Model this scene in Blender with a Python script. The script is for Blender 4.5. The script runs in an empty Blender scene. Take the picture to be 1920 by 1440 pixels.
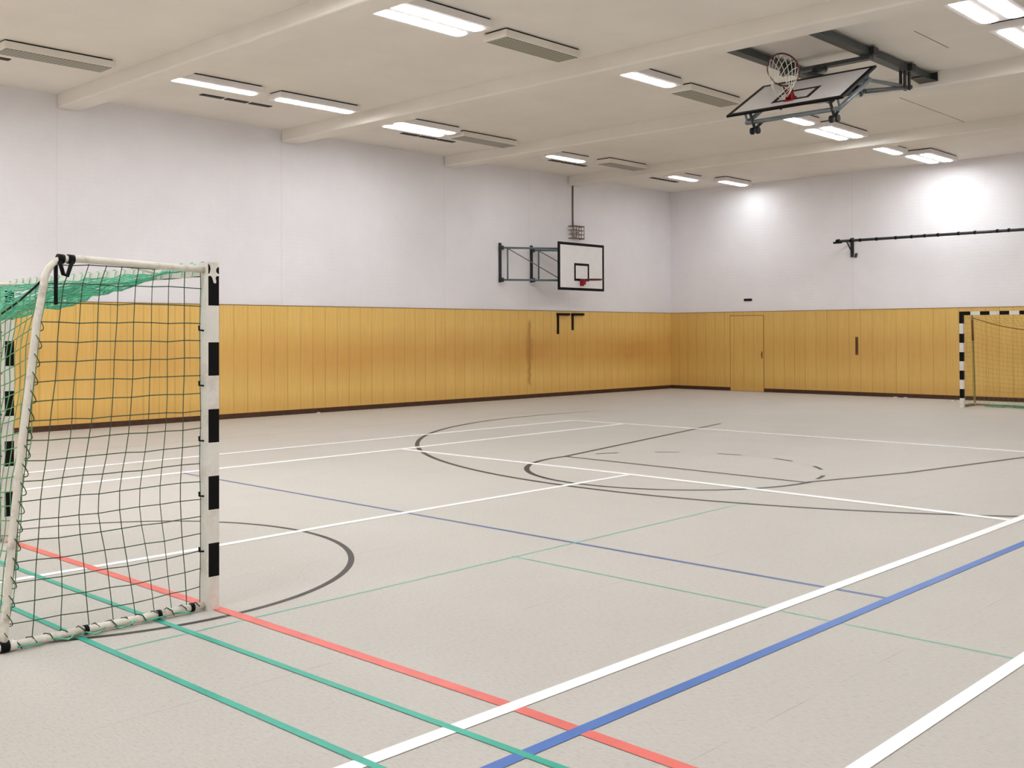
import bpy, math, random
from mathutils import Vector, Matrix
random.seed(7)
scene = bpy.context.scene
COL = scene.collection
PI = math.pi

# ------------------------------------------------------------------ camera
F_PX, YAW, PITCH, ROLL = 1987.07, 0.76059, -0.010092, -0.003701
CAM = Vector((18.20897, -25.96233, 1.64845))
fwd = Vector((-math.sin(YAW)*math.cos(PITCH), math.cos(YAW)*math.cos(PITCH), -math.sin(PITCH)))
rgt = Vector((math.cos(YAW), math.sin(YAW), 0.0))
upv = rgt.cross(fwd)
rgt2 = math.cos(ROLL)*rgt + math.sin(ROLL)*upv
upv2 = -math.sin(ROLL)*rgt + math.cos(ROLL)*upv
cd = bpy.data.cameras.new('camera')
cam = bpy.data.objects.new('camera', cd); COL.objects.link(cam)
cam.matrix_world = Matrix((( rgt2.x, upv2.x, -fwd.x, CAM.x), (rgt2.y, upv2.y, -fwd.y, CAM.y),
                           (rgt2.z, upv2.z, -fwd.z, CAM.z), (0, 0, 0, 1)))
cd.sensor_width = 36.0; cd.lens = F_PX/1920.0*36.0; cd.shift_y = -115.51/1920.0
cd.clip_start = 0.05; cd.clip_end = 200
scene.camera = cam

# ------------------------------------------------------------------ world, exposure
w = bpy.data.worlds.new('world'); scene.world = w; w.use_nodes = True
w.node_tree.nodes['Background'].inputs[0].default_value = (0.6, 0.65, 0.7, 1)
w.node_tree.nodes['Background'].inputs[1].default_value = 0.0
scene.view_settings.view_transform = 'Standard'
scene.view_settings.look = 'None'
scene.view_settings.gamma = 1.0
scene.view_settings.use_curve_mapping = False
scene.view_settings.exposure = 0.0
LENS_STRENGTH = 32.0

# room dimensions
H, RX, RY = 5.786, 22.0, -30.0          # ceiling height, right wall, front wall (back wall Y=0, left wall X=0)
PANEL_TOP = 2.215

# ------------------------------------------------------------------ materials
def lin(c):
    return tuple(((x/255.0)/12.92 if x/255.0 <= 0.04045 else ((x/255.0+0.055)/1.055)**2.4) for x in c) + (1.0,)

class NT:
    """small node-tree builder"""
    def __init__(s, name, rough=0.5, metal=0.0, spec=0.5):
        s.m = bpy.data.materials.new(name); s.m.use_nodes = True
        s.t = s.m.node_tree; s.b = s.t.nodes['Principled BSDF']
        s.b.inputs['Roughness'].default_value = rough
        s.b.inputs['Metallic'].default_value = metal
        s.b.inputs['Specular IOR Level'].default_value = spec
    def n(s, typ, **kw):
        nd = s.t.nodes.new(typ)
        for k, v in kw.items(): setattr(nd, k, v)
        return nd
    def l(s, a, b): s.t.links.new(a, b)
    def val(s, sock, v):
        if isinstance(v, (int, float)): sock.default_value = v
        else: s.l(v, sock)
    def math(s, op, a, b=0.0, c=None, clamp=False):
        nd = s.n('ShaderNodeMath', operation=op); nd.use_clamp = clamp
        s.val(nd.inputs[0], a); s.val(nd.inputs[1], b)
        if c is not None: s.val(nd.inputs[2], c)
        return nd.outputs[0]
    def pos(s):
        g = s.n('ShaderNodeNewGeometry'); sp = s.n('ShaderNodeSeparateXYZ'); s.l(g.outputs['Position'], sp.inputs[0])
        return g.outputs['Position'], sp.outputs[0], sp.outputs[1], sp.outputs[2]
    def scaled(s, p, sc):
        m = s.n('ShaderNodeMapping'); s.l(p, m.inputs[0]); m.inputs['Scale'].default_value = sc
        return m.outputs[0]
    def noise(s, p, scale, detail=4, rough=0.55):
        nd = s.n('ShaderNodeTexNoise'); s.l(p, nd.inputs['Vector'])
        nd.inputs['Scale'].default_value = scale; nd.inputs['Detail'].default_value = detail
        nd.inputs['Roughness'].default_value = rough
        return nd.outputs['Fac']
    def ramp(s, f, *stops):
        r = s.n('ShaderNodeValToRGB'); s.l(f, r.inputs[0])
        e = r.color_ramp.elements
        while len(e) < len(stops): e.new(0.5)
        for el, (p, c) in zip(e, stops): el.position = p; el.color = c
        return r.outputs[0]
    def mix(s, f, a, b, mode='MIX'):
        m = s.n('ShaderNodeMix', data_type='RGBA', blend_type=mode)
        s.val(m.inputs[0], f)
        for sock, v in ((m.inputs[6], a), (m.inputs[7], b)):
            if isinstance(v, tuple): sock.default_value = v
            else: s.l(v, sock)
        return m.outputs[2]
    def band(s, x, centre, half, soft):
        """1 inside |x-centre|<half, fading over soft"""
        d = s.math('ABSOLUTE', s.math('SUBTRACT', x, centre))
        return s.math('SUBTRACT', 1.0, s.math('DIVIDE', s.math('SUBTRACT', d, half), soft, clamp=True), clamp=True)
    def color(s, c):
        if isinstance(c, tuple): s.b.inputs['Base Color'].default_value = c
        else: s.l(c, s.b.inputs['Base Color'])
    def bump(s, h, strength=0.3, dist=0.01):
        b = s.n('ShaderNodeBump'); b.inputs['Strength'].default_value = strength; b.inputs['Distance'].default_value = dist
        s.l(h, b.inputs['Height']); s.l(b.outputs[0], s.b.inputs['Normal'])

def worn(name, rgb, rough=0.45, metal=0.0, var=0.12, scale=30.0, dirt=None, dirt_amt=0.0, spec=0.4):
    """painted / coated surface with slight tonal variation and optional dirt patches"""
    t = NT(name, rough, metal, spec)
    p, x, y, z = t.pos()
    c = lin(rgb)
    d = tuple(v*(1-var) for v in c[:3]) + (1,)
    b = tuple(min(1, v*(1+var)) for v in c[:3]) + (1,)
    col = t.ramp(t.noise(p, scale), (0.3, d), (0.7, b))
    if dirt:
        col = t.mix(t.math('MULTIPLY', t.ramp(t.noise(p, scale*0.4, 6, 0.7), (0.52, (0, 0, 0, 1)), (0.68, (1, 1, 1, 1))), dirt_amt), col, lin(dirt))
    t.color(col)
    return t.m

def make_floor():
    t = NT('linoleum', 0.5, 0.0, 0.1)
    p, x, y, z = t.pos()
    base = t.ramp(t.noise(p, 0.55, 5, 0.6), (0.3, lin((181, 175, 165))), (0.7, lin((193, 186, 178))))
    fine = t.noise(t.scaled(p, (9, 28, 1)), 3.0, 5, 0.7)
    col = t.mix(0.55, base, t.ramp(fine, (0.28, lin((154, 147, 136))), (0.46, lin((193, 186, 177))), (0.75, lin((208, 200, 192)))))
    flecks = t.ramp(t.noise(t.scaled(p, (16, 40, 1)), 2.2, 6, 0.75), (0.64, (0, 0, 0, 1)), (0.70, (1, 1, 1, 1)))
    col = t.mix(t.math('MULTIPLY', flecks, 0.38), col, lin((148, 140, 128)))
    # sheet seams, 2 m apart along the hall
    s = t.math('ABSOLUTE', t.math('SUBTRACT', t.math('FRACT', t.math('DIVIDE', t.math('SUBTRACT', x, 12.88), 2.0)), 0.5))
    seam = t.math('SUBTRACT', 1.0, t.math('DIVIDE', s, 0.0022, clamp=True), clamp=True)
    gaps = t.ramp(t.noise(t.scaled(p, (1, 1.2, 1)), 1.7, 3), (0.45, (0, 0, 0, 1)), (0.6, (1, 1, 1, 1)))
    col = t.mix(t.math('MULTIPLY', t.math('MULTIPLY', seam, gaps), 0.5), col, lin((120, 112, 102)))
    t.color(col)
    t.l(t.math('ADD', 0.42, t.math('MULTIPLY', t.noise(p, 2.5, 5), 0.14)), t.b.inputs['Roughness'])
    t.bump(t.noise(p, 60, 3), 0.03, 0.002)
    return t.m

def make_plaster(name, rgb, horizontal='Y', bricks=True, joints=()):
    t = NT(name, 0.75, 0.0, 0.25)
    p, x, y, z = t.pos()
    c = lin(rgb); d = tuple(v*0.93 for v in c[:3]) + (1,)
    col = t.ramp(t.noise(p, 0.7, 5, 0.6), (0.3, d), (0.65, c))
    u = y if horizontal == 'Y' else x
    for j in joints:
        col = t.mix(t.math('MULTIPLY', t.band(u, j, 0.010, 0.02), 0.05), col, lin((120, 108, 98)))
    t.color(col)
    h = t.noise(p, 45, 4)
    if bricks:
        cmb = t.n('ShaderNodeCombineXYZ'); t.l(u, cmb.inputs[0]); t.l(z, cmb.inputs[1])
        bk = t.n('ShaderNodeTexBrick'); t.l(cmb.outputs[0], bk.inputs['Vector'])
        bk.inputs['Scale'].default_value = 1.0; bk.inputs['Brick Width'].default_value = 0.25
        bk.inputs['Row Height'].default_value = 0.083; bk.inputs['Mortar Size'].default_value = 0.006
        bk.inputs['Mortar Smooth'].default_value = 0.6
        h = t.math('ADD', t.math('MULTIPLY', h, 0.35), t.math('MULTIPLY', t.math('SUBTRACT', 1.0, bk.outputs['Fac']), 0.5))
        t.bump(h, 0.35, 0.006)
    else:
        t.bump(h, 0.15, 0.004)
    return t.m

def make_panelling(name, axis, first, crack=None, tone=1.0):
    """ochre boarded wall panelling: joints every 0.312 m, ball smudges, worn boards"""
    t = NT(name, 0.5, 0.0, 0.35)
    p, x, y, z = t.pos()
    u = y if axis == 'Y' else x
    grain = t.noise(t.scaled(p, (14, 14, 0.6)), 3.0, 5, 0.6)
    col = t.ramp(grain, (0.25, lin((222, 178, 92))), (0.5, lin((231, 189, 104))), (0.8, lin((236, 197, 116))))
    q = t.math('DIVIDE', t.math('SUBTRACT', u, first), 0.312)
    cell = t.math('FLOOR', q)
    wn = t.n('ShaderNodeTexWhiteNoise', noise_dimensions='1D'); t.l(cell, wn.inputs['W'])
    col = t.mix(t.math('MULTIPLY', wn.outputs['Value'], 0.22), col, lin((218, 168, 86)))
    # rubbed band of ball marks at chest height, uneven along the wall
    edge = t.math('ADD', z, t.math('MULTIPLY', t.math('SUBTRACT', t.noise(t.scaled(p, (1.2, 1.2, 0.3)), 1.3, 4), 0.5), 0.35))
    far_gain = t.math('MULTIPLY_ADD', t.math('DIVIDE', t.math('ADD', y, 15.0), 11.0, clamp=True), 0.5, 0.5)   # band grows stronger towards the far half of the hall
    smudge = t.math('MULTIPLY', t.math('MULTIPLY', t.band(edge, 1.2, 0.14, 0.5), t.ramp(t.noise(p, 0.28, 4), (0.35, (0.35,)*3 + (1,)), (0.62, (1, 1, 1, 1)))), far_gain)
    col = t.mix(t.math('MULTIPLY', smudge, 0.8 if axis == 'Y' else 0.32), col, lin((200, 140, 66)))
    low = t.math('MULTIPLY', t.band(z, 0.1, 0.1, 0.25), 0.35)
    col = t.mix(low, col, lin((204, 150, 76)))
    streak = t.ramp(t.noise(t.scaled(p, (22, 22, 0.35)), 2.0, 4, 0.6), (0.58, (0, 0, 0, 1)), (0.72, (1, 1, 1, 1)))
    col = t.mix(t.math('MULTIPLY', streak, 0.22), col, lin((182, 130, 60)))
    # groove shade painted into the colour as darker lines at the board joints
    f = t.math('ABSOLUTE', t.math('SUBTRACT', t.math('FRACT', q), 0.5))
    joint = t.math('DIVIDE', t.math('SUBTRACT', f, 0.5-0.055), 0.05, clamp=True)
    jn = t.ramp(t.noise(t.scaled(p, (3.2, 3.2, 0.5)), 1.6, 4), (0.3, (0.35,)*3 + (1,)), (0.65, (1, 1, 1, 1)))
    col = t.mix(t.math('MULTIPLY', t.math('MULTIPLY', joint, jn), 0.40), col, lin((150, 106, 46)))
    if crack is not None:
        wob = t.math('ADD', u, t.math('MULTIPLY', t.math('SUBTRACT', t.noise(t.scaled(p, (0.01, 0.01, 1)), 5.0, 5, 0.7), 0.5), 0.22))
        c1 = t.math('MULTIPLY', t.band(wob, crack, 0.02, 0.06), t.band(z, 1.15, 0.75, 0.12))
        c2 = t.math('MULTIPLY', t.band(wob, crack, 0.04, 0.14), t.band(z, 1.25, 0.22, 0.2))
        col = t.mix(t.math('MULTIPLY', t.math('MAXIMUM', c1, t.math('MULTIPLY', c2, 0.7)), 0.62), col, lin((150, 98, 36)))
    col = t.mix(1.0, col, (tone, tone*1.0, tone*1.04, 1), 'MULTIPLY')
    t.color(col)
    t.bump(t.math('SUBTRACT', t.math('MULTIPLY', grain, 0.15), joint), 0.5, 0.006)
    return t.m

def make_lens():
    t = NT('lit_lens', 0.4)
    t.color((0.9, 0.9, 0.9, 1))
    t.b.inputs['Emission Color'].default_value = (0.945, 1.0, 1.05, 1)
    t.b.inputs['Emission Strength'].default_value = LENS_STRENGTH
    return t.m

def make_louvre():
    t = NT('louvre_grey', 0.5)
    p, x, y, z = t.pos()
    k = t.math('ABSOLUTE', t.math('SUBTRACT', t.math('FRACT', t.math('MULTIPLY', y, 16.0)), 0.5))
    j = t.math('ABSOLUTE', t.math('SUBTRACT', t.math('FRACT', t.math('MULTIPLY', x, 12.0)), 0.5))
    col = t.mix(t.math('GREATER_THAN', t.math('MAXIMUM', k, j), 0.36), lin((128, 126, 112)), lin((166, 162, 146)))
    t.color(col)
    return t.m

M = {}
M['floor'] = make_floor()
M['wall_left'] = make_plaster('white_plaster', (239, 234, 235), 'Y', True, (-18.17, -13.61, -9.11, -6.2, -4.66))
M['wall_back'] = make_plaster('white_painted_brick', (242, 237, 238), 'X', True, (5.69,))
M['wall_plain'] = make_plaster('white_wall_paint', (230, 225, 222), 'Y', False)
M['ceiling'] = make_plaster('ceiling_paint', (238, 231, 221), 'X', False, ())
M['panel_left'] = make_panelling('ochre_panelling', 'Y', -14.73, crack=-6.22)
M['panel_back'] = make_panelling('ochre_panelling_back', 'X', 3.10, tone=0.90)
M['base'] = worn('dark_baseboard', (72, 42, 24), 0.55, 0, 0.2, 8)
M['paint_white'] = worn('white_line_paint', (250, 248, 246), 0.4, 0, 0.03, 12)
M['paint_black'] = worn('black_line_paint', (48, 40, 35), 0.45, 0, 0.15, 12)
M['paint_red'] = worn('red_line_paint', (226, 106, 96), 0.4, 0, 0.08, 6)
M['paint_green'] = worn('green_line_paint', (44, 166, 142), 0.4, 0, 0.08, 6)
M['paint_pale_green'] = worn('pale_green_line_paint', (104, 172, 150), 0.4, 0, 0.08, 3)
M['paint_blue'] = worn('blue_line_paint', (66, 108, 180), 0.4, 0, 0.1, 3)
M['paint_slate'] = worn('slate_blue_line_paint', (80, 98, 142), 0.4, 0, 0.12, 3)
M['paint_tan'] = worn('faded_brown_line_paint', (168, 152, 126), 0.45, 0, 0.12, 2)
M['post_white'] = worn('post_white', (232, 226, 216), 0.35, 0, 0.04, 14, (176, 158, 138), 0.35)
M['post_black'] = worn('post_black', (9, 7, 8), 0.5, 0, 0.15, 20, spec=0.15)
M['tube_white'] = worn('tube_white', (228, 220, 206), 0.35, 0, 0.06, 20, (150, 122, 96), 0.55)
M['tube_olive'] = worn('tube_olive', (160, 138, 78), 0.45, 0, 0.1, 20)
M['net_dark'] = worn('net_cord_dark', (60, 80, 60), 0.8, 0, 0.2, 40)
M['net_green'] = worn('net_cord_green', (112, 158, 112), 0.8, 0, 0.25, 20)
M['net_teal'] = worn('net_cord_teal', (94, 182, 146), 0.8, 0, 0.4, 14)
M['net_thin'] = worn('net_cord_thin', (128, 132, 70), 0.8, 0, 0.2, 14)
M['strap'] = worn('black_strap', (12, 11, 12), 0.6, 0, 0.2, 30, spec=0.15)
M['lens'] = make_lens()
M['housing'] = worn('fixture_housing', (238, 232, 230), 0.45, 0, 0.03, 5)
M['louvre'] = make_louvre()
M['slot'] = worn('slot_black', (12, 8, 8), 0.6, 0, 0.2, 10)
M['steel'] = worn('grey_steel', (74, 79, 79), 0.45, 0.3, 0.15, 12)
M['steel_light'] = worn('pale_steel', (112, 119, 121), 0.4, 0.3, 0.12, 12)
M['steel_dark'] = worn('dark_steel', (46, 48, 50), 0.45, 0.2, 0.2, 12)
M['steel_green'] = worn('grey_green_frame', (92, 108, 108), 0.45, 0.2, 0.1, 12)
M['board'] = worn('board_white', (236, 231, 229), 0.4, 0, 0.02, 6)
M['board_black'] = worn('board_black', (10, 9, 10), 0.5, 0, 0.1, 10, spec=0.15)
M['rim_red'] = worn('rim_red', (150, 28, 34), 0.4, 0, 0.15, 25)
M['rim_dark'] = worn('rim_dark_red', (88, 34, 32), 0.45, 0, 0.2, 25)
M['net_white'] = worn('net_white', (226, 220, 208), 0.8, 0, 0.08, 30)
M['wire'] = worn('cage_wire', (124, 108, 98), 0.5, 0.2, 0.15, 20)
M['conduit'] = worn('conduit_brown', (112, 100, 80), 0.5, 0, 0.1, 20)
M['clockface'] = worn('clock_face', (196, 184, 176), 0.5, 0, 0.05, 20)
M['sign'] = worn('sign_dark', (34, 30, 32), 0.5, 0, 0.15, 30)
M['grip'] = worn('brown_recess', (116, 76, 26), 0.6, 0, 0.1, 10)
M['scrap'] = worn('white_scrap', (226, 218, 210), 0.7, 0, 0.05, 30)
M['rubber'] = worn('black_rubber', (14, 14, 15), 0.6, 0, 0.1, 20)

# ------------------------------------------------------------------ mesh building
class MB:
    """collects shapes in world coordinates, then links them as one mesh object"""
    def __init__(s): s.v = []; s.f = []; s.mi = []; s.sm = []
    def face(s, idx, mi=0, smooth=False): s.f.append(idx); s.mi.append(mi); s.sm.append(smooth)
    def box(s, x0, x1, y0, y1, z0, z1, mi=0):
        b = len(s.v)
        s.v += [(x, y, z) for z in (z0, z1) for y in (y0, y1) for x in (x0, x1)]
        for q in ((0, 2, 3, 1), (4, 5, 7, 6), (0, 1, 5, 4), (2, 6, 7, 3), (0, 4, 6, 2), (1, 3, 7, 5)):
            s.face([b+i for i in q], mi)
        return s
    def obox(s, c, ax, ay, az, mi=0):
        """box with half-axis vectors ax, ay, az around c"""
        c, ax, ay, az = map(Vector, (c, ax, ay, az)); b = len(s.v)
        s.v += [tuple(c + i*ax + j*ay + k*az) for k in (-1, 1) for j in (-1, 1) for i in (-1, 1)]
        for q in ((0, 2, 3, 1), (4, 5, 7, 6), (0, 1, 5, 4), (2, 6, 7, 3), (0, 4, 6, 2), (1, 3, 7, 5)):
            s.face([b+i for i in q], mi)
        return s
    def tube(s, pts, r, n=8, mi=0, caps=True, closed=False):
        pts = [Vector(p) for p in pts]; m = len(pts); b = len(s.v)
        rs = r if isinstance(r, (list, tuple)) else [r]*m
        d0 = (pts[1]-pts[0]).normalized()
        u = d0.cross(Vector((0, 0, 1)))
        if u.length < 1e-3: u = d0.cross(Vector((1, 0, 0)))
        u.normalize()
        for i in range(m):
            if closed: d = (pts[(i+1) % m]-pts[i-1])
            else: d = pts[min(i+1, m-1)]-pts[max(i-1, 0)]
            d.normalize()
            u = (u - d*u.dot(d)); u.normalize(); vv = d.cross(u)
            for k in range(n):
                a = 2*PI*k/n
                s.v.append(tuple(pts[i] + rs[i]*(math.cos(a)*u + math.sin(a)*vv)))
        for i in range(m if closed else m-1):
            i2 = (i+1) % m
            for k in range(n):
                s.face([b+i*n+k, b+i*n+(k+1) % n, b+i2*n+(k+1) % n, b+i2*n+k], mi, n > 5)
        if caps and not closed:
            s.face([b+k for k in reversed(range(n))], mi); s.face([b+(m-1)*n+k for k in range(n)], mi)
        return s
    def ring(s, c, axis, R, r, n=8, seg=40, mi=0):
        c = Vector(c); axis = Vector(axis).normalized()
        u = axis.cross(Vector((1, 0, 0)))
        if u.length < .1: u = axis.cross(Vector((0, 1, 0)))
        u.normalize(); v = axis.cross(u)
        return s.tube([c + R*(math.cos(2*PI*i/seg)*u + math.sin(2*PI*i/seg)*v) for i in range(seg)], r, n, mi, closed=True)
    def knot(s, p, r, mi=0):
        b = len(s.v); x, y, z = p
        s.v += [(x+r, y, z), (x-r, y, z), (x, y+r, z), (x, y-r, z), (x, y, z+r), (x, y, z-r)]
        for q in ((0, 2, 4), (2, 1, 4), (1, 3, 4), (3, 0, 4), (2, 0, 5), (1, 2, 5), (3, 1, 5), (0, 3, 5)):
            s.face([b+i for i in q], mi)
    def poly(s, pts, thick, mi=0):
        """flat polygon pushed out along vector thick"""
        pts = [Vector(p) for p in pts]; t = Vector(thick); b = len(s.v); n = len(pts)
        s.v += [tuple(p) for p in pts] + [tuple(p+t) for p in pts]
        s.face([b+i for i in reversed(range(n))], mi); s.face([b+n+i for i in range(n)], mi)
        for i in range(n): s.face([b+i, b+(i+1) % n, b+n+(i+1) % n, b+n+i], mi)
        return s
    def strip(s, pts, wid, z, mi=0, closed=False):
        """flat painted stripe of width wid following pts (x, y) on the floor"""
        b = len(s.v); m = len(pts)
        for i in range(m):
            p0 = pts[(i-1) % m] if closed else pts[max(i-1, 0)]
            p1 = pts[(i+1) % m] if closed else pts[min(i+1, m-1)]
            dx, dy = p1[0]-p0[0], p1[1]-p0[1]; L = math.hypot(dx, dy); nx, ny = -dy/L*wid/2, dx/L*wid/2
            s.v += [(pts[i][0]+nx, pts[i][1]+ny, z), (pts[i][0]-nx, pts[i][1]-ny, z)]
        for i in range(m if closed else m-1):
            j = (i+1) % m
            s.face([b+2*i, b+2*i+1, b+2*j+1, b+2*j], mi)
        return s
    def build(s, name, mats, parent=None, origin=None, bevel=0.0):
        if not isinstance(mats, (list, tuple)): mats = [mats]
        if origin is None:
            if parent is not None: origin = parent.get('_o', (0, 0, 0))
            else:
                xs, ys, zs = zip(*s.v); origin = ((min(xs)+max(xs))/2, (min(ys)+max(ys))/2, min(zs))
        me = bpy.data.meshes.new(name)
        me.from_pydata([(a-origin[0], b-origin[1], c-origin[2]) for a, b, c in s.v], [], s.f)
        for m in mats: me.materials.append(m)
        me.polygons.foreach_set('material_index', s.mi)
        me.polygons.foreach_set('use_smooth', s.sm)
        me.update()
        o = bpy.data.objects.new(name, me); COL.objects.link(o)
        if parent is not None: o.parent = parent; o['_o'] = origin
        else: o.location = origin; o['_o'] = origin
        if bevel:
            bv = o.modifiers.new('bevel', 'BEVEL'); bv.width = bevel; bv.segments = 2; bv.limit_method = 'ANGLE'
        return o

def tag(o, label=None, cat=None, group=None, kind=None):
    if label: o['label'] = label
    if cat: o['category'] = cat
    if group: o['group'] = group
    if kind: o['kind'] = kind
    return o
def thing(name, loc, label, cat, group=None):
    o = bpy.data.objects.new(name, None); COL.objects.link(o)
    o.location = loc; o.empty_display_size = 0.2; o['_o'] = tuple(loc)
    return tag(o, label, cat, group)
def structure(o, label=None, cat=None):
    return tag(o, label, cat, None, 'structure')

# ------------------------------------------------------------------ the room
floor = structure(MB().box(0, RX, RY, 0, -0.2, 0).build('floor', M['floor']), 'grey beige linoleum sports hall floor with coloured court lines', 'floor')
ceiling = structure(MB().box(0, RX, RY, 0, H, H+0.2).build('ceiling', M['ceiling']), 'off-white ceiling crossed by plastered beams', 'ceiling')
wall_left = structure(MB().box(-0.2, 0, RY, 0, 0, H).build('wall_left', M['wall_left']), 'long white wall above ochre panelling on the left', 'wall')
wall_back = structure(MB().box(0, RX, 0, 0.2, 0, H).build('wall_back', M['wall_back']), 'white painted brick end wall above ochre panelling', 'wall')
structure(MB().box(RX, RX+0.2, RY, 0, 0, H).build('wall_right', M['wall_plain']), 'white side wall out of view on the right', 'wall')
structure(MB().box(0, RX, RY-0.2, RY, 0, H).build('wall_front', M['wall_plain']), 'white end wall out of view behind the camera', 'wall')
for yc in (-4.45, -8.90, -13.40, -17.96, -22.5, -27.0):
    MB().box(0, RX, yc-0.21, yc+0.21, H-0.235, H+0.06).build('ceiling_beam', M['ceiling'], ceiling, bevel=0.03)
m = MB()
m.box(10.29, 10.30, -8.69, -4.66, H-0.004, H); m.box(12.2, 12.21, -11.6, -10.4, H-0.004, H)
m.build('ceiling_joint', M['conduit'], ceiling)

# panelling and baseboards
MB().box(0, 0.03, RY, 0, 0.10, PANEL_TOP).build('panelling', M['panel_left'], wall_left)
m = MB()
m.box(0.03, 2.03, -0.03, 0, 0.10, PANEL_TOP); m.box(3.11, RX, -0.03, 0, 0.10, PANEL_TOP); m.box(2.03, 3.11, -0.03, 0, 2.12, PANEL_TOP)
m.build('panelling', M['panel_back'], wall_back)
MB().box(0, 0.034, RY, 0, PANEL_TOP, PANEL_TOP+0.012).build('panel_cap', M['grip'], wall_left)
MB().box(0.034, RX, -0.034, 0, PANEL_TOP, PANEL_TOP+0.012).build('panel_cap', M['grip'], wall_back)
structure(MB().box(0, 0.022, RY, 0, 0, 0.10).build('baseboard_left', M['base']), 'dark brown baseboard under the left panelling', 'baseboard')
m = MB(); m.box(0.022, 2.03, -0.022, 0, 0, 0.10); m.box(3.11, RX, -0.022, 0, 0, 0.10)
structure(m.build('baseboard_back', M['base']), 'dark brown baseboard under the end wall panelling', 'baseboard')

# flush door in the end wall
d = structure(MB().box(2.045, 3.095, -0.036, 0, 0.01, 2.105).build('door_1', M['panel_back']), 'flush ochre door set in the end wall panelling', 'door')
m = MB(); m.box(2.03, 2.045, -0.031, 0, 0, 2.115); m.box(3.095, 3.11, -0.031, 0, 0, 2.115); m.box(2.03, 3.11, -0.031, 0, 2.105, 2.115)
m.build('door_gap', M['grip'], d)
m = MB(); m.box(3.035, 3.065, -0.045, -0.036, 0.92, 1.12); m.tube([(3.05, -0.04, 1.03), (3.05, -0.075, 1.03)], 0.02)
m.build('door_handle', M['grip'], d)

# ------------------------------------------------------------------ court lines (paint on the floor)
ZL = [0.0004]
def line(pts, wid, mat, label=None, closed=False):
    ZL[0] += 0.00012
    o = MB().strip(pts, wid, ZL[0], closed=closed).build('court_line', M[mat], floor)
    if label: o['label'] = label
def arc(cx, cy, R, a0, a1, n=72):
    return [(cx+R*math.cos(math.radians(a0+(a1-a0)*i/n)), cy+R*math.sin(math.radians(a0+(a1-a0)*i/n))) for i in range(n+1)]
line([(3.34, -27), (3.34, -8)], 0.035, 'paint_tan', 'faded brown line')
line([(6.6, -19.53), (15.4, -19.61)], 0.045, 'paint_slate', 'slate blue line')
line([(12.88, -23.42), (12.77, -16.9)], 0.02, 'paint_pale_green', 'thin pale green line')
line([(12.79, -20.28), (20.5, -20.42)], 0.02, 'paint_pale_green', 'thin pale green line')
line(arc(10.84, -22.62, 1.872, 0, 359.9, 120), 0.045, 'paint_black', 'black centre circle', closed=False)
line(arc(10.956, -10.25, 7.02, 172, 350, 140), 0.065, 'paint_black', 'large black arc')
line([(4.02, -9.3), (4.05, -8.9), (4.1, -8.5)], 0.035, 'paint_black', 'black line')
key = [(7.73, -9.5), (8.97, -15.28)] + arc(10.75, -15.28, 1.79, 180, 360, 48) + [(12.53, -15.28), (13.0, -13.84), (13.85, -9.5)]
line(key, 0.065, 'paint_black', 'black key outline')
line([(8.99, -15.22), (12.5, -15.32)], 0.06, 'paint_black', 'black free throw line')
for a in (10, 38, 66, 94, 122, 150): line(arc(10.75, -15.3, 1.76, a, a+11, 8), 0.05, 'paint_black', 'black dash')
line([(10.82, -28), (10.86, -22), (10.78, -20.3), (10.70, -16.13)], 0.075, 'paint_white', 'white line')
line([(6.68, -28), (6.63, -19), (6.62, -16), (6.45, -10.62)], 0.11, 'paint_white', 'white line')
line([(5.28, -28), (5.26, -16.1), (5.29, -10.7)], 0.11, 'paint_white', 'white line')
line([(6.66, -16.1), (10.6, -16.08), (12.35, -16.14), (15.0, -16.26)], 0.105, 'paint_white', 'white line')
line([(5.3, -10.72), (8.37, -10.6), (13.27, -10.64), (20.5, -10.8)], 0.11, 'paint_white', 'white line')
line([(4.0, -22.6), (9.5, -22.59), (12.9, -22.56), (14.9, -22.565), (15.9, -22.6), (18.5, -22.66)], 0.07, 'paint_red', 'red halfway line')
line([(15.36, -29), (15.37, -22.6), (15.38, -19.7), (15.4, -17), (15.42, -2)], 0.065, 'paint_blue', 'blue line')
line([(14.98, -29), (14.97, -21.5), (15.0, -17), (15.02, -2)], 0.082, 'paint_white', 'thick white line')
line([(16.38, -29), (16.38, -2)], 0.07, 'paint_white', 'white line on the right')
line([(4.0, -22.95), (11.3, -22.945), (15.6, -22.92), (18.5, -22.92)], 0.042, 'paint_green', 'green line')
line([(4.0, -23.41), (12.5, -23.40), (18.5, -23.38)], 0.042, 'paint_green', 'green line')

# scraps of paper lying along the walls
for (x, y, s_, lab) in ((0.14, -12.8, 0.05, 'tiny white paper scrap lying by the left baseboard'),
                        (6.9, -0.22, 0.07, 'white paper scrap by the end wall, leftmost of the litter beside the far goal'),
                        (7.15, -0.20, 0.06, 'white paper scrap by the end wall, right of the leftmost litter'),
                        (8.45, -0.55, 0.07, 'white paper scrap on the floor close to the far goal post')):
    pts = [(x+s_*math.cos(a)*random.uniform(.6, 1.1), y+s_*math.sin(a)*random.uniform(.6, 1.1), 0.001) for a in (0.2, 1.1, 2.3, 3.1, 4.2, 5.4)]
    m = MB(); m.poly(pts, (0.006, 0, 0.022))
    tag(m.build('paper_scrap', M['scrap']), lab, 'scrap', 'paper scraps along the walls')

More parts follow.
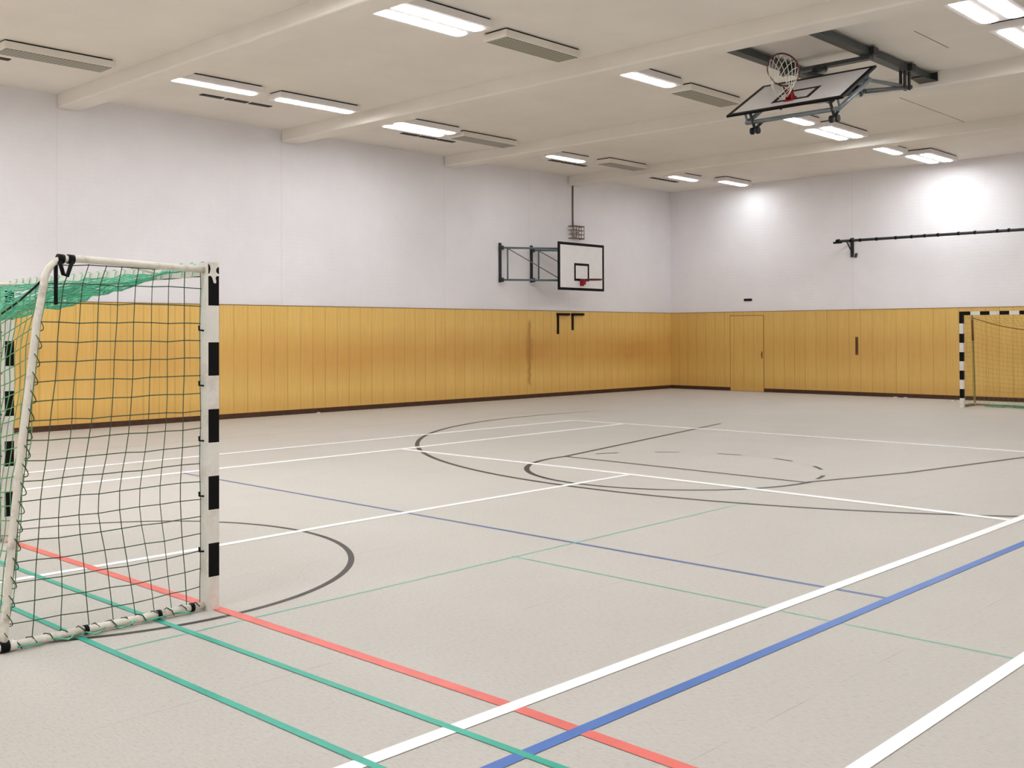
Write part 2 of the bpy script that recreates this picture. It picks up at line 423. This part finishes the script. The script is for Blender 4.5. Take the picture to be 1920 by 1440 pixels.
# ------------------------------------------------------------------ ceiling lights
ZB = H-0.12                                  # underside of the boxes
def capsule(m, xc, y0, y1, half, z0, z1):
    pts = []
    r = half
    for i in range(9): a = PI + PI*i/8; pts.append((xc+half*math.cos(a), y0+r*0.8+r*0.8*math.sin(a)))
    for i in range(9): a = PI*i/8; pts.append((xc+half*math.cos(a), y1-r*0.8+r*0.8*math.sin(a)))
    m.poly([(x, y, z1) for x, y in reversed(pts)], (0, 0, z0-z1))
def lamp(xc, y0, y1, n, label, group, ):
    """surface luminaire with a black shadow-gap filler; n = 1 or 2 lit lenses"""
    hw = 0.19 if n == 1 else 0.35
    t = thing('ceiling_light', (xc, (y0+y1)/2, ZB), label, 'ceiling light', group)
    m = MB(); m.box(xc-hw, xc+hw, y0-0.03, y1+0.03, ZB, H-0.022)
    m.build('housing', M['housing'], t, bevel=0.006)
    m = MB(); m.box(xc-hw+0.02, xc+hw-0.02, y0, y1, H-0.022, H)
    m.build('shadow_gap_fill', M['slot'], t)  # black slab stands in for the shadow between housing and ceiling
    for k in ([0.0] if n == 1 else [-0.165, 0.165]):
        m = MB(); capsule(m, xc+k, y0+0.01, y1-0.01, 0.105, ZB-0.007, ZB)
        m.build('lens', M['lens'], t)
G = 'white ceiling lights with glowing lenses'
LAMPS = [
 (2.88, -17.62, -16.06, 1, 'single-lens ceiling light in the left row, first from the left edge of the photo'),
 (2.84, -15.64, -14.02, 1, 'single-lens ceiling light in the left row, just right of the three-part black slot'),
 (2.52, -12.86, -11.34, 2, 'double-lens ceiling light in the left row, the only pair of that row'),
 (2.26, -8.0, -6.75, 1, 'single-lens ceiling light in the left row, beside the louvre box nearest the corner'),
 (2.40, -3.42, -2.25, 1, 'single-lens ceiling light in the last bay of the left row, the left one of two'),
 (2.84, -1.74, -0.5, 1, 'single-lens ceiling light closest to the room corner, shining on the end wall'),
 (8.10, -17.66, -16.08, 2, 'large double-lens ceiling light at the top centre, beside a grey louvre box'),
 (8.20, -12.93, -11.62, 1, 'single-lens ceiling light left of the folded-up basketball hoop'),
 (8.28, -8.36, -7.10, 1, 'single-lens ceiling light partly hidden under the folded-up backboard'),
 (8.18, -6.7, -5.15, 2, 'double-lens ceiling light just right of the folded-up backboard wheels'),
 (8.06, -3.80, -2.56, 1, 'single-lens ceiling light in the last bay of the middle row'),
 (8.30, -2.2, -0.72, 2, 'double-lens ceiling light nearest the end wall in the middle row'),
 (13.43, -13.1, -11.70, 2, 'double-lens ceiling light cut off by the top right corner of the photo'),
 (13.43, -11.25, -9.75, 2, 'ceiling light cut off by the right edge, below the corner pair'),
]
for (xc, y0, y1, n, lab) in LAMPS: lamp(xc, y0, y1, n, lab, G)
for (xc, yc) in ((2.5, -21.6), (2.5, -23.9), (2.5, -25.8), (2.5, -28.4), (8.1, -19.7), (8.1, -21.4), (8.1, -23.9), (8.1, -25.8), (8.1, -28.4),
                 (13.4, -2.2), (13.4, -16.2), (13.4, -20.5), (13.4, -25.0), (13.4, -28.4),
                 (18.8, -2.2), (18.8, -7.0), (18.8, -15.5), (18.8, -20.5), (18.8, -25.0), (18.8, -28.4)):
    lamp(xc, yc-0.78, yc+0.78, 2, 'unseen double-lens ceiling light added beyond the photo edge', 'unseen added ceiling lights beyond the photo edge')  # unseen fixtures continuing the rows, extra ones added to brighten the near left

# unlit louvre boxes
def louvre(xc, y0, y1, lab):
    t = thing('louvre_box', (xc, (y0+y1)/2, ZB), lab, 'louvre box', 'grey louvre boxes on the ceiling')
    MB().box(xc-0.22, xc+0.22, y0, y1, ZB, H-0.022).build('housing', M['ceiling'], t, bevel=0.006)
    MB().box(xc-0.20, xc+0.20, y0+0.02, y1-0.02, H-0.022, H).build('shadow_gap_fill', M['slot'], t)  # black filler where the gap above the box lies in shadow
    MB().box(xc-0.19, xc+0.19, y0+0.03, y1-0.03, ZB-0.008, ZB).build('louvre', M['louvre'], t)
louvre(2.70, -20.15, -18.55, 'grey louvre box at the left photo edge before the first beam')
louvre(8.10, -15.66, -14.10, 'large grey louvre box right of the top centre double light')
louvre(2.46, -11.05, -9.45, 'grey louvre box right of the double light in the left row')
louvre(8.10, -11.25, -9.70, 'grey louvre box left of the folded-up backboard')
louvre(2.50, -6.30, -4.85, 'small grey louvre box in the left row nearest the corner')

# three-part black slots
def slot(xc, y0, y1, lab):
    t = thing('slot_diffuser', (xc, (y0+y1)/2, H-0.02), lab, 'vent', 'black slot vents along the left wall')
    L = (y1-y0-0.12)/3
    for k in range(3):
        a = y0+k*(L+0.06)
        MB().box(xc-0.06, xc+0.06, a, a+L, H-0.012, H).build('slot', M['slot'], t)
slot(1.80, -21.0, -19.65, 'black ceiling slot cut off by the left photo edge')
slot(1.78, -16.45, -15.05, 'three-part black ceiling slot between the two leftmost single lights')
slot(1.54, -11.72, -10.25, 'black ceiling slot under the double light of the left row')
slot(1.45, -7.02, -5.68, 'black ceiling slot under the single light near the last louvre box')
slot(1.45, -2.95, -1.75, 'black ceiling slot in the bay nearest the corner')

# ------------------------------------------------------------------ handball goals
def net_sheet(m, fn, nu, nv, r, mi=0, sub=1, knots=0.0, edge_u=True):
    """square-mesh netting on the surface fn(u, v); every cord is a polyline of its own"""
    for i in range(nu+1):
        m.tube([fn(i/nu, j/(nv*sub)) for j in range(nv*sub+1)], r, 4, mi, caps=False)
    for j in range(nv+1):
        m.tube([fn(i/(nu*sub), j/nv) for i in range(nu*sub+1)], r, 4, mi, caps=False)
    if knots:
        for i in range(nu+1):
            for j in range(nv+1): m.knot(fn(i/nu, j/nv), knots, mi)

def jitter(u, v, k, a):
    return a*(math.sin(u*23.1+v*17.7+k)+math.sin(u*11.3-v*29.9+2.1*k))*0.5

BANDS = [(0.0, 0), (0.2, 1), (0.4, 0), (0.6, 1), (0.8, 0), (1.0, 1), (1.2, 0), (1.4, 1), (1.6, 0), (1.82, 1)]
def goal(xc, yc, near, label):
    """built facing +Y with its net behind (-Y)"""
    HW = 1.54                                         # post centre from goal centre
    D = 1.0 if near else 0.6                          # depth factor of the net frame
    t = thing('handball_goal', (xc, yc, 0), label, 'goal', 'striped handball goals')
    lo, hi = yc-0.04, yc+0.04
    XR, XL = xc+HW, xc-HW
    for px in (XR, XL):
        m = MB()
        edges = BANDS + [(2.08, None)]
        for (z0, c), (z1, _) in zip(edges[:-1], edges[1:]):
            m.box(px-0.04, px+0.04, lo+0.008, hi, z0 if z0 else 0.0, z1, c)
        m.box(px-0.04, px+0.04, lo, lo+0.008, 0, 2.08, 0)           # plain white rear face
        m.build('post', [M['post_white'], M['post_black']], t)
        for z in [0.35+0.33*k for k in range(5)]:
            m = MB(); m.tube([(px, lo, z), (px, lo-0.03, z+0.004), (px, lo-0.03, z+0.03)], 0.006, 6)
            m.build('net_hook', M['strap'], t)
    m = MB()
    x = XL+0.04; c = 1; first = True
    while x < XR-0.04-1e-4:
        x1 = min(x+(0.24 if first or XR-0.04-x < 0.30 else 0.2), XR-0.04)
        m.box(x, x1, lo+0.008, hi, 2.0, 2.08, c); x = x1; c = 1-c; first = False
    m.box(XL+0.04, XR-0.04, lo, lo+0.008, 2.0, 2.08, 0)
    m.build('crossbar', [M['post_white'], M['post_black']], t)
    if near:                                          # worn paint on the corner of the near post
        X = XR+0.04
        p = [(-.04, 2.08), (.04, 2.08), (.04, 2.052), (.028, 2.05), (.019, 2.035), (.021, 2.02), (.032, 2.012), (.04, 2.008), (.04, 1.999),
             (.022, 1.997), (.016, 1.985), (.021, 1.962), (.016, 1.953), (.004, 1.956), (-.005, 1.985), (-.016, 1.998), (-.033, 1.996), (-.04, 2.0), (-.04, 2.006),
             (-.024, 2.012), (-.017, 2.04), (-.022, 2.06), (-.032, 2.072), (-.04, 2.07)]
        MB().poly([(X, yc+a, z) for a, z in p], (0.0015, 0, 0)).build('paint_patch', M['post_white'], t)
    tube_m = M['tube_white'] if near else M['tube_olive']
    Y = lambda d_: yc-0.04-d_*D                       # distance behind the goal line
    def rear_y(z):
        if z > 1.912: return Y(0.82+0.13*math.sin(math.acos(max(0.0, 1-(2.062-z)/0.15))))
        return Y(0.95+0.20*max(0, (1.95-z))/1.95)
    for px in (XR, XL):
        m = MB()
        pts = [(px, Y(0), 2.035), (px, Y(0.41), 2.05), (px, Y(0.76), 2.062)]
        for k in range(1, 8):
            a = PI/2*k/7; pts.append((px, Y(0.82+0.13*math.sin(a)), 2.062-0.15*(1-math.cos(a))))
        pts += [(px, Y(0.985), 1.72), (px, Y(1.06), 1.1), (px, Y(1.11), 0.6), (px, Y(1.15), 0.10), (px, Y(1.155), 0.035)]
        m.tube(pts, 0.02, 12); m.build('rear_frame', tube_m, t)
        m = MB(); m.tube([(px, Y(0), 0.03), (px, Y(1.18), 0.03)], 0.022, 12); m.build('base_bar', M['tube_white'] if near else M['tube_olive'], t)
        m = MB()
        m.tube([(px, Y(1.13), 0.032), (px, Y(1.175), 0.032)], 0.031, 14, 0); m.tube([(px, Y(1.095), 0.031), (px, Y(1.13), 0.031)], 0.029, 14, 1)
        m.build('end_cap', [M['strap'], M['post_white']], t)
        sg = -1 if px > xc else 1
        m = MB(); m.tube([(px, Y(0.51), 2.05), (px+sg*0.54, yc-0.04, 2.03)], 0.011, 8); m.build('corner_brace', tube_m, t)
        m = MB()                                      # lacing that winds the net edge round the rear tube
        n_ = 17*12
        for k in range(n_+1):
            z = 1.72-1.64*k/n_; a = 2*PI*k/12
            m_pt = (px+0.0235*math.cos(a), rear_y(z)-0.0+0.0235*math.sin(a), z-0.02*math.sin(a))
            if k == 0: lace = []
            lace.append(m_pt)
        m.tube(lace, 0.003, 4, 0, caps=False); m.build('rear_lacing', M['net_dark'] if near else M['net_thin'], t)
    MB().tube([(XL, Y(1.16), 0.03), (XR, Y(1.16), 0.03)], 0.02, 12).build('rear_bar', M['tube_white'] if near else M['tube_olive'], t)
    r = 0.0028 if near else 0.0016
    def rope_z(u): return 1.955-0.30*(1-(1-2*u)**2)
    # side nets: u from post to rear tube, v from top to bottom
    for px, sg in ((XR, 1), (XL, -1)):
        def side(u, v, px=px, sg=sg):
            z = 2.03*(1-v)+0.035*v
            y = (yc-0.055)*(1-u) + (rear_y(z)+0.01)*u
            low = max(0.0, 0.75-z)/0.75
            y += (0.10*low**1.6*math.sin(PI*min(1, 1.1*u)) - 0.05*math.sin(PI*u)*math.exp(-((z-0.72)/0.28)**2))*D
            return (px - sg*0.015 + sg*0.02*math.sin(PI*u)*math.sin(PI*v) + jitter(u, v, px, 0.004), y + jitter(u*1.3, v, 1+px, 0.004), z - 0.02*math.sin(PI*u)*low + jitter(u, v*0.7, 3, 0.005))
        m = MB(); net_sheet(m, side, 9 if near else 6, 19, r, 0, 1, 0.0065 if near else 0)
        m.build('side_net', M['net_dark'] if near else M['net_thin'], t)
    def back(u, v):
        zt = rope_z(u); z = zt*(1-v)+0.03*v
        y = rear_y(z)+0.012
        return (XR-3.08*u+jitter(u, v, 5, 0.014), y-0.03*math.sin(PI*v)*math.sin(PI*u)+jitter(u, v, 7, 0.014), z)
    m = MB(); net_sheet(m, back, 46 if near else 30, 24 if near else 18, 0.003 if near else r, 0, 1, 0)
    m.build('back_net', M['net_green'] if near else M['net_thin'], t)
    def top(u, v):
        s_ = 1-(1-2*u)**2
        z = 2.035 - (0.15+0.15*s_)*v**1.5 - 0.05*math.sin(PI*v)*(0.5+s_) + 0.018*math.sin(31*u+9*v)*v + jitter(u*3, v*2, 11, 0.012)
        return (XR-0.03-3.02*u+0.02*math.sin(40*v+7*u), yc-0.06-0.90*v*D+0.012*math.sin(50*u+3*v), z)
    m = MB(); net_sheet(m, top, 46 if near else 30, 12 if near else 6, 0.0032 if near else r, 0, 1, 0)
    if near:                                          # gathered folds along the rear edge of the roof net
        def fold(u, v):
            x, y, z = top(u, 0.30+0.66*v)
            return (x+0.012*math.sin(90*u+4*v), y+0.02*math.sin(60*u+9*v), z-0.012-0.02*math.sin(PI*v)+0.010*math.sin(70*u+12*v))
        net_sheet(m, fold, 64, 8, 0.0032, 0, 1, 0)
        for k in range(1, 47, 2):                     # net loops over the crossbar
            x = XR-0.05-3.0*k/47
            m.tube([(x, lo-0.012, 2.0), (x+0.02, lo-0.006, 2.07), (x+0.04, yc, 2.088), (x+0.05, hi+0.004, 2.06)], 0.0035, 4, 0, caps=False)
    m.build('top_net', M['net_teal'] if near else M['net_thin'], t)
    m = MB(); m.tube([(XR-3.08*k/24, Y(0.945), rope_z(k/24)) for k in range(25)], 0.006 if near else 0.010, 6)
    m.build('top_rope', M['strap'] if near else M['grip'], t)
    for px in (XR, XL):                               # lacing rope wound along the base bars
        m = MB(); m.tube([(px+(0.025+0.006*math.sin(k*0.7))*math.cos(k*1.3), Y(0.04+1.08*k/60), 0.032+0.027*math.sin(k*1.3)) for k in range(61)], 0.0035, 5)
        m.build('base_lacing', M['net_dark'], t)
    if near:
        m = MB()
        for y0 in (0.805, 0.86):
            m.tube([(XR, Y(y0-0.018), 2.058), (XR, Y(y0+0.018), 2.06)], 0.026, 12)
        m.tube([(XR+0.024, Y(0.805), 2.05), (XR+0.026, Y(0.835), 1.965), (XR+0.024, Y(0.855), 1.975), (XR+0.024, Y(0.875), 2.045)], 0.011, 6)
        m.build('tape', M['strap'], t)
        m = MB(); m.obox((XR+0.012, Y(0.89), 1.925), (0.003, 0, 0), (0, 0.010, 0), (0, 0, 0.115)); m.build('hanging_strap', M['strap'], t)
        for y0 in (-0.12, -0.33, -0.76):
            m = MB(); m.tube([(XR, yc+y0-0.012, 0.031), (XR, yc+y0+0.012, 0.031)], 0.026, 10)
            m.build('base_clip', M['strap'], t)
        m = MB()                                      # loose net edge trailing beside the base bar
        m.tube([(XR+0.03+0.025*math.sin(k*0.9), Y(0.1+1.02*k/40), 0.008+0.02*abs(math.sin(k*0.55))) for k in range(41)], 0.0045, 5)
        m.build('trailing_cord', M['net_teal'], t)
    else:                                             # dark wrap on the upper rear tube, netting piled on the floor
        for px in (XR, XL):
            m = MB(); m.tube([(px, rear_y(1.93)+0.01, 1.90), (px, rear_y(1.45), 1.45)], 0.027, 8); m.build('wrap', M['grip'], t)
        m = MB()
        for k in range(26):
            x0 = XL+0.3+2.4*k/26; pts = []
            for i in range(9): pts.append((x0+random.uniform(-.15, .25)*i/4, Y(0.75)+random.uniform(-.12, .12), 0.012+0.05*random.random()))
            m.tube(pts, 0.008, 5)
        m.build('slack_net', M['net_green'], t)
    return t
goal(10.953, -22.596, True, 'near handball goal with striped posts and bunched green net, cut by the left edge')
far = goal(10.953, -2.54, False, 'far handball goal with striped frame in front of the end wall')
far.rotation_euler.z = PI

# ------------------------------------------------------------------ basketball hoop on the left wall
t = thing('basketball_hoop', (0, -6.0, 2.72), 'wall-mounted basketball hoop on a swing-out frame above the ochre panelling', 'basketball hoop')
BY, BZ, BX = -5.25, 3.32, 0.95
def backboard(t, frame_fn):
    """frame_fn(a, b, c): a across, b up from the lower edge, c out of the face"""
    def slab(m, a0, a1, b0, b1, c0, c1, mi=0):
        P = [Vector(frame_fn(*q)) for q in ((a0, b0, c0), (a1, b0, c0), (a0, b1, c0), (a0, b0, c1))]
        ax, ay, az = (P[1]-P[0])/2, (P[2]-P[0])/2, (P[3]-P[0])/2
        m.obox(P[0]+ax+ay+az, ax, ay, az, mi)
    m = MB(); slab(m, -0.895, 0.895, 0.005, 1.195, -0.025, 0.0); b = m.build('backboard', M['board'], t)
    m = MB(); w_ = 0.066
    slab(m, -0.9, 0.9, 0, w_, -0.028, 0.004); slab(m, -0.9, 0.9, 1.2-w_, 1.2, -0.028, 0.004)
    slab(m, -0.9, -0.9+w_, w_, 1.2-w_, -0.028, 0.004); slab(m, 0.9-w_, 0.9, w_, 1.2-w_, -0.028, 0.004)
    m.build('border', M['board_black'], b)
    m = MB(); w_ = 0.06
    slab(m, -0.295, 0.295, 0.24, 0.24+w_, 0, 0.003); slab(m, -0.295, 0.295, 0.69-w_, 0.69, 0, 0.003)
    slab(m, -0.295, -0.295+w_, 0.24+w_, 0.69-w_, 0, 0.003); slab(m, 0.295-w_, 0.295, 0.24+w_, 0.69-w_, 0, 0.003)
    m.build('target_square', M['board_black'], b)
    return slab
wb = lambda a, b, c: (BX+c, BY+a, BZ-0.6+b)
slab = backboard(t, wb)
m = MB(); slab(m, -0.075, 0.075, 0.12, 0.28, 0.003, 0.02); m.obox((BX+0.09, BY, 2.965), (0.075, 0, 0), (0, 0.05, 0), (0, 0, 0.02))
m.obox((BX+0.06, BY, 2.91), (0.045, 0, 0), (0, 0.04, 0), (0, 0, 0.04))
m.build('rim_mount', M['rim_red'], t)
MB().ring((BX+0.385, BY, 2.985), (0, 0, 1), 0.225, 0.016, 8, 40).build('rim', M['rim_dark'], t)
for y0, zb in ((-7.27, 2.93), (-6.13, 2.96)):
    m = MB(); m.box(0.0, 0.05, y0-0.03, y0+0.03, zb-0.03, 3.87); m.build('wall_plate', M['steel_dark'], t)
    y1 = y0+1.30
    dx, dy = 0.86, y1-y0
    P = lambda f, z: (0.05+dx*f, y0+dy*f, z)
    m = MB()
    m.tube([P(0.02, 3.75), P(1, 3.75)], 0.024, 8); m.tube([P(0.02, zb+0.03), P(1, zb+0.03)], 0.024, 8)
    m.tube([P(0.11, 3.75), P(0.11, zb+0.03)], 0.02, 8); m.tube([P(0.97, 3.75), P(0.97, zb+0.03)], 0.022, 8)
    m.build('swing_arm', M['steel_green'], t)
    m = MB(); m.tube([P(0.12, 3.73), P(0.95, zb+0.08)], 0.013, 6); m.build('diagonal_brace', M['wire'], t)
    m = MB(); m.box(0.04, 0.10, y0-0.05, y0+0.06, 3.70, 3.80); m.box(0.04, 0.10, y0-0.05, y0+0.06, zb-0.02, zb+0.08); m.build('hinge', M['steel_dark'], t)
m = MB(); m.tube([(0.92, BY-0.7, 3.75), (0.92, BY+0.7, 3.75)], 0.022, 8); m.tube([(0.92, BY-0.7, 2.97), (0.92, BY+0.7, 2.97)], 0.022, 8)
m.build('rear_rail', M['steel_green'], t)

# caged box with conduit above it
t = thing('caged_clock', (0, -4.42, 4.13), 'small wire-caged wall clock hanging below a conduit above the white backboard', 'clock')
m = MB()
y0, y1, z0, z1, xo = -4.64, -4.21, 4.15, 4.47, 0.17
for k in range(5):
    y = y0+(y1-y0)*k/4; m.tube([(0, y, z0), (xo, y, z0), (xo, y, z1), (0, y, z1)], 0.011, 5)
for k in range(4):
    z = z0+(z1-z0)*k/3; m.tube([(0, y0, z), (xo, y0, z), (xo, y1, z), (0, y1, z)], 0.010 if k in (1, 2) else 0.018, 5)
m.build('cage', M['wire'], t)
m = MB(); m.tube([(0, -4.425, 4.31), (0.08, -4.425, 4.31)], 0.115, 24, 0); m.build('clock_body', M['clockface'], t)
m = MB(); m.obox((0.084, -4.425, 4.35), (.003, 0, 0), (0, .008, 0), (0, 0, .045)); m.obox((0.084, -4.40, 4.31), (.003, 0, 0), (0, .03, 0), (0, 0, .008)); m.build('hand', M['strap'], t)
m = MB(); m.tube([(0.02, -4.49, 4.45), (0.02, -4.49, H-0.235)], 0.02, 8); m.build('conduit', M['conduit'], t)

# black brackets on the left panelling
for y0, zt, zb, lab in ((-5.13, 2.165, 1.62, 'black angle bracket on the left panelling, the left and longer of two under the backboard'),
                        (-4.54, 2.17, 1.72, 'black angle bracket on the left panelling, the right and shorter of two under the backboard')):
    t = thing('wall_bracket', (0.03, y0, zb), lab, 'bracket', 'black brackets on the panelling')
    m = MB(); m.box(0.03, 0.05, y0-0.035, y0+0.035, zb, zt-0.03); m.build('upright', M['strap'], t)
    m = MB(); m.box(0.03, 0.10, y0-0.05, y0+0.42, zt-0.06, zt); m.build('arm', M['strap'], t)

# ------------------------------------------------------------------ rail on the end wall
t = thing('wall_rail', (5.69, 0, 3.6), 'long dark rail on wall brackets across the upper end wall', 'rail')
m = MB(); m.tube([(5.47, -0.45, 3.975), (9.9, -0.45, 3.965), (15.2, -0.45, 3.955)], 0.036, 10); m.build('bar', M['steel_dark'], t)
for k in range(22):
    x = 5.75+k*0.4+random.uniform(-.1, .1)
    m = MB(); m.tube([(x, -0.45, 3.972), (x+0.05, -0.45, 3.972)], 0.044, 8); m.build('cord_tie', M['strap'], t)
m = MB(); m.tube([(5.39, -0.45, 3.945), (5.62, -0.45, 3.945)], 0.028, 8); m.tube([(5.47, -0.45, 3.975), (5.56, -0.45, 3.985)], 0.05, 8); m.build('end_fitting', M['strap'], t)
for bx in (5.69, 10.45, 15.1):
    m = MB(); m.box(bx-0.045, bx+0.045, -0.03, 0, 3.58, 4.08); m.tube([(bx, 0, 3.99), (bx, -0.47, 3.975)], 0.028, 8); m.tube([(bx, -0.02, 3.70), (bx, -0.33, 3.97)], 0.018, 8)
    m.build('bracket', M['steel_dark'], t)
m = MB(); m.obox((5.80, -0.03, 3.62), (0.02, 0, 0.0), (0, 0.03, 0), (0.01, 0, 0.055))
tag(m.build('wall_hook', M['steel_dark']), 'tiny dark hook on the end wall beside the rail bracket', 'hook')

# dark plate above the door
t = thing('wall_plate', (2.6, 0, 2.51), 'small dark plate on the white wall above the flush door', 'sign')
MB().box(2.475, 2.73, -0.02, 0, 2.52, 2.585).build('plate', M['sign'], t, bevel=0.004)
m = MB(); m.box(2.49, 2.60, -0.023, -0.02, 2.53, 2.575); m.box(2.61, 2.715, -0.023, -0.02, 2.53, 2.575); m.build('panel', M['strap'], t)

# narrow recessed pull in the panelling
t = thing('recessed_pull', (5.8, -0.03, 1.06), 'narrow brown vertical pull in the end wall panelling left of the far goal', 'handle')
MB().box(5.765, 5.845, -0.036, -0.03, 1.05, 1.52).build('recess_plate', M['grip'], t)
MB().box(5.79, 5.82, -0.046, -0.036, 1.10, 1.47).build('grip', M['base'], t)

# ------------------------------------------------------------------ folded-up basketball hoop under the ceiling
t = thing('folded_hoop', (10.75, -11.2, 5.55), 'basketball hoop folded up under the ceiling on grey steel channels', 'basketball hoop')
A = 0.53
B0 = Vector((10.78, -12.68, 4.79)); U = Vector((0, math.cos(A), math.sin(A))); N = Vector((0, -math.sin(A), math.cos(A))); XV = Vector((1, 0, 0))
cb = lambda a, b, c: tuple(B0 + XV*a + U*b + N*c)
slab = backboard(t, cb)
m = MB(); slab(m, -0.07, 0.07, 0.20, 0.34, 0.003, 0.018); m.poly([cb(-0.06, 0.30, 0.018), cb(0.06, 0.30, 0.018), cb(0.045, 0.30, 0.15), cb(-0.045, 0.30, 0.15)], U*0.02)
m.poly([cb(-0.05, 0.22, 0.018), cb(-0.05, 0.30, 0.018), cb(-0.045, 0.30, 0.13)], XV*0.012); m.poly([cb(0.05, 0.22, 0.018), cb(0.05, 0.30, 0.018), cb(0.045, 0.30, 0.13)], XV*-0.012)
m.build('rim_mount', M['rim_red'], t)
for sg in (1, -1):
    m = MB(); m.tube([cb(sg*0.05, 0.30, 0.10), cb(sg*0.07, 0.30, 0.21)], 0.011, 6); m.build('rim_arm', M['rim_dark'], t)
RC = Vector(cb(0, 0.30, 0.43)); RR = 0.235
m = MB(); m.ring(RC, U, RR, 0.012, 8, 44); m.build('rim', M['rim_dark'], t)
m = MB()
NS = 14
def netpt(i, v):
    a = 2*PI*i/NS
    s_ = 1-0.45*v
    c = RC + Vector((0, -0.06, -0.29))*v
    return tuple(c + RR*s_*(math.cos(a)*XV + math.sin(a)*N))
for i in range(NS):
    for sg in (1, -1):
        m.tube([netpt(i+sg*0.5*k, k/5) for k in range(6)], 0.0045, 4, 0, caps=False)
m.build('hoop_net', M['net_white'], t)
# rear frame of the board
m = MB()
o = -0.16
m.tube([cb(-0.62, 0.02, o), cb(0.80, 0.02, o)], 0.032, 8); m.tube([cb(0.80, 0.0, o), cb(0.80, 1.12, o)], 0.032, 8)
m.tube([cb(-0.62, 0.02, o), cb(-0.62, 1.12, o)], 0.032, 8); m.tube([cb(-0.62, 1.1, o), cb(0.80, 1.1, o)], 0.03, 8)
for a in (-0.62, 0.80):
    for b in (0.05, 1.08): m.tube([cb(a, b, o), cb(a, b, -0.026)], 0.02, 6)
m.build('rear_frame', M['steel_light'], t)
for a in (-0.52, 0.70):
    m = MB(); m.tube([cb(a, 0.02, -0.03), cb(a+0.02, -0.01, -0.26)], 0.022, 6); m.tube([cb(a+0.17 if a < 0 else a+0.1, 0.06, o), cb(a+0.02, -0.01, -0.26)], 0.022, 6)
    s_ = m.build('strut', M['steel_dark'], t)
    for k in (-0.045, 0.045):
        m = MB(); m.tube([cb(a+0.02+k-0.018, -0.02, -0.28), cb(a+0.02+k+0.018, -0.02, -0.28)], 0.05, 14)
        m.build('roller', M['rubber'], s_)
# ceiling channels and cross bar
ZC = 5.65
for x0 in (10.02, 11.30):
    m = MB(); m.box(x0, x0+0.15, -13.19, -9.11, ZC, ZC+0.02); m.box(x0, x0+0.012, -13.19, -9.11, ZC+0.02, ZC+0.10); m.box(x0+0.138, x0+0.15, -13.19, -9.11, ZC+0.02, ZC+0.10)
    m.build('ceiling_channel', M['steel'], t)
    m = MB(); m.poly([(x0-0.02, -9.55, ZC-0.005), (x0+0.17, -9.55, ZC-0.005), (x0+0.24, -9.112, ZC-0.005), (x0-0.06, -9.112, ZC-0.005)], (0, 0, -0.012)); m.box(x0-0.06, x0+0.24, -9.135, -9.111, ZC-0.02, ZC+0.12)
    m.build('end_plate', M['steel_dark'], t)
    m = MB()
    for yy in (-11.3, -9.98): m.box(x0-0.03, x0+0.2, yy-0.06, yy+0.06, ZC+0.02, ZC+0.06); m.box(x0+0.15, x0+0.22, yy-0.07, yy+0.07, ZC-0.01, ZC+0.10)
    m.build('clamp', M['steel_dark'], t)
    m = MB()
    for yy in (-10.06, -9.90): m.box(x0+0.03, x0+0.055, yy-0.03, yy+0.03, 5.38, ZC); m.box(x0+0.095, x0+0.12, yy-0.03, yy+0.03, 5.38, ZC)
    m.tube([(x0+0.0, -9.90, 5.42), (x0+0.15, -9.90, 5.42)], 0.03, 8)
    m.build('hanger', M['steel_dark'], t)
    xm = x0+0.075
    m = MB(); m.tube([(xm, -9.92, 5.43), (xm, -11.36, 5.30), (xm+0.02, -11.55, 5.26)], 0.03, 8); m.build('upper_arm', M['steel_light'], t)
    m = MB(); m.tube([(xm, -9.92, 5.42), (xm, -11.38, 5.12)], 0.034, 8); m.tube([(xm, -11.36, 5.125), (xm, -11.50, 5.04)], 0.02, 6); m.build('lower_arm', M['steel'], t)
m = MB(); m.box(10.0, 11.45, -11.36, -11.24, ZC-0.06, ZC-0.005); m.build('cross_bar', M['steel'], t)
m = MB(); m.tube([(10.72, -11.6, ZC-0.14), (10.72, -11.3, ZC-0.08)], 0.05, 10); m.tube([(10.72, -11.3, ZC-0.08), (10.72, -11.3, ZC-0.02)], 0.03, 8); m.build('winch', M['steel_dark'], t)
m = MB(); m.tube([(10.72, -11.6, ZC-0.15), (10.65, -11.68, ZC-0.2), cb(0.15, 1.12, 0.02)], 0.01, 6); m.build('cable', M['steel_dark'], t)

for o in bpy.data.objects:
    if '_o' in o: del o['_o']
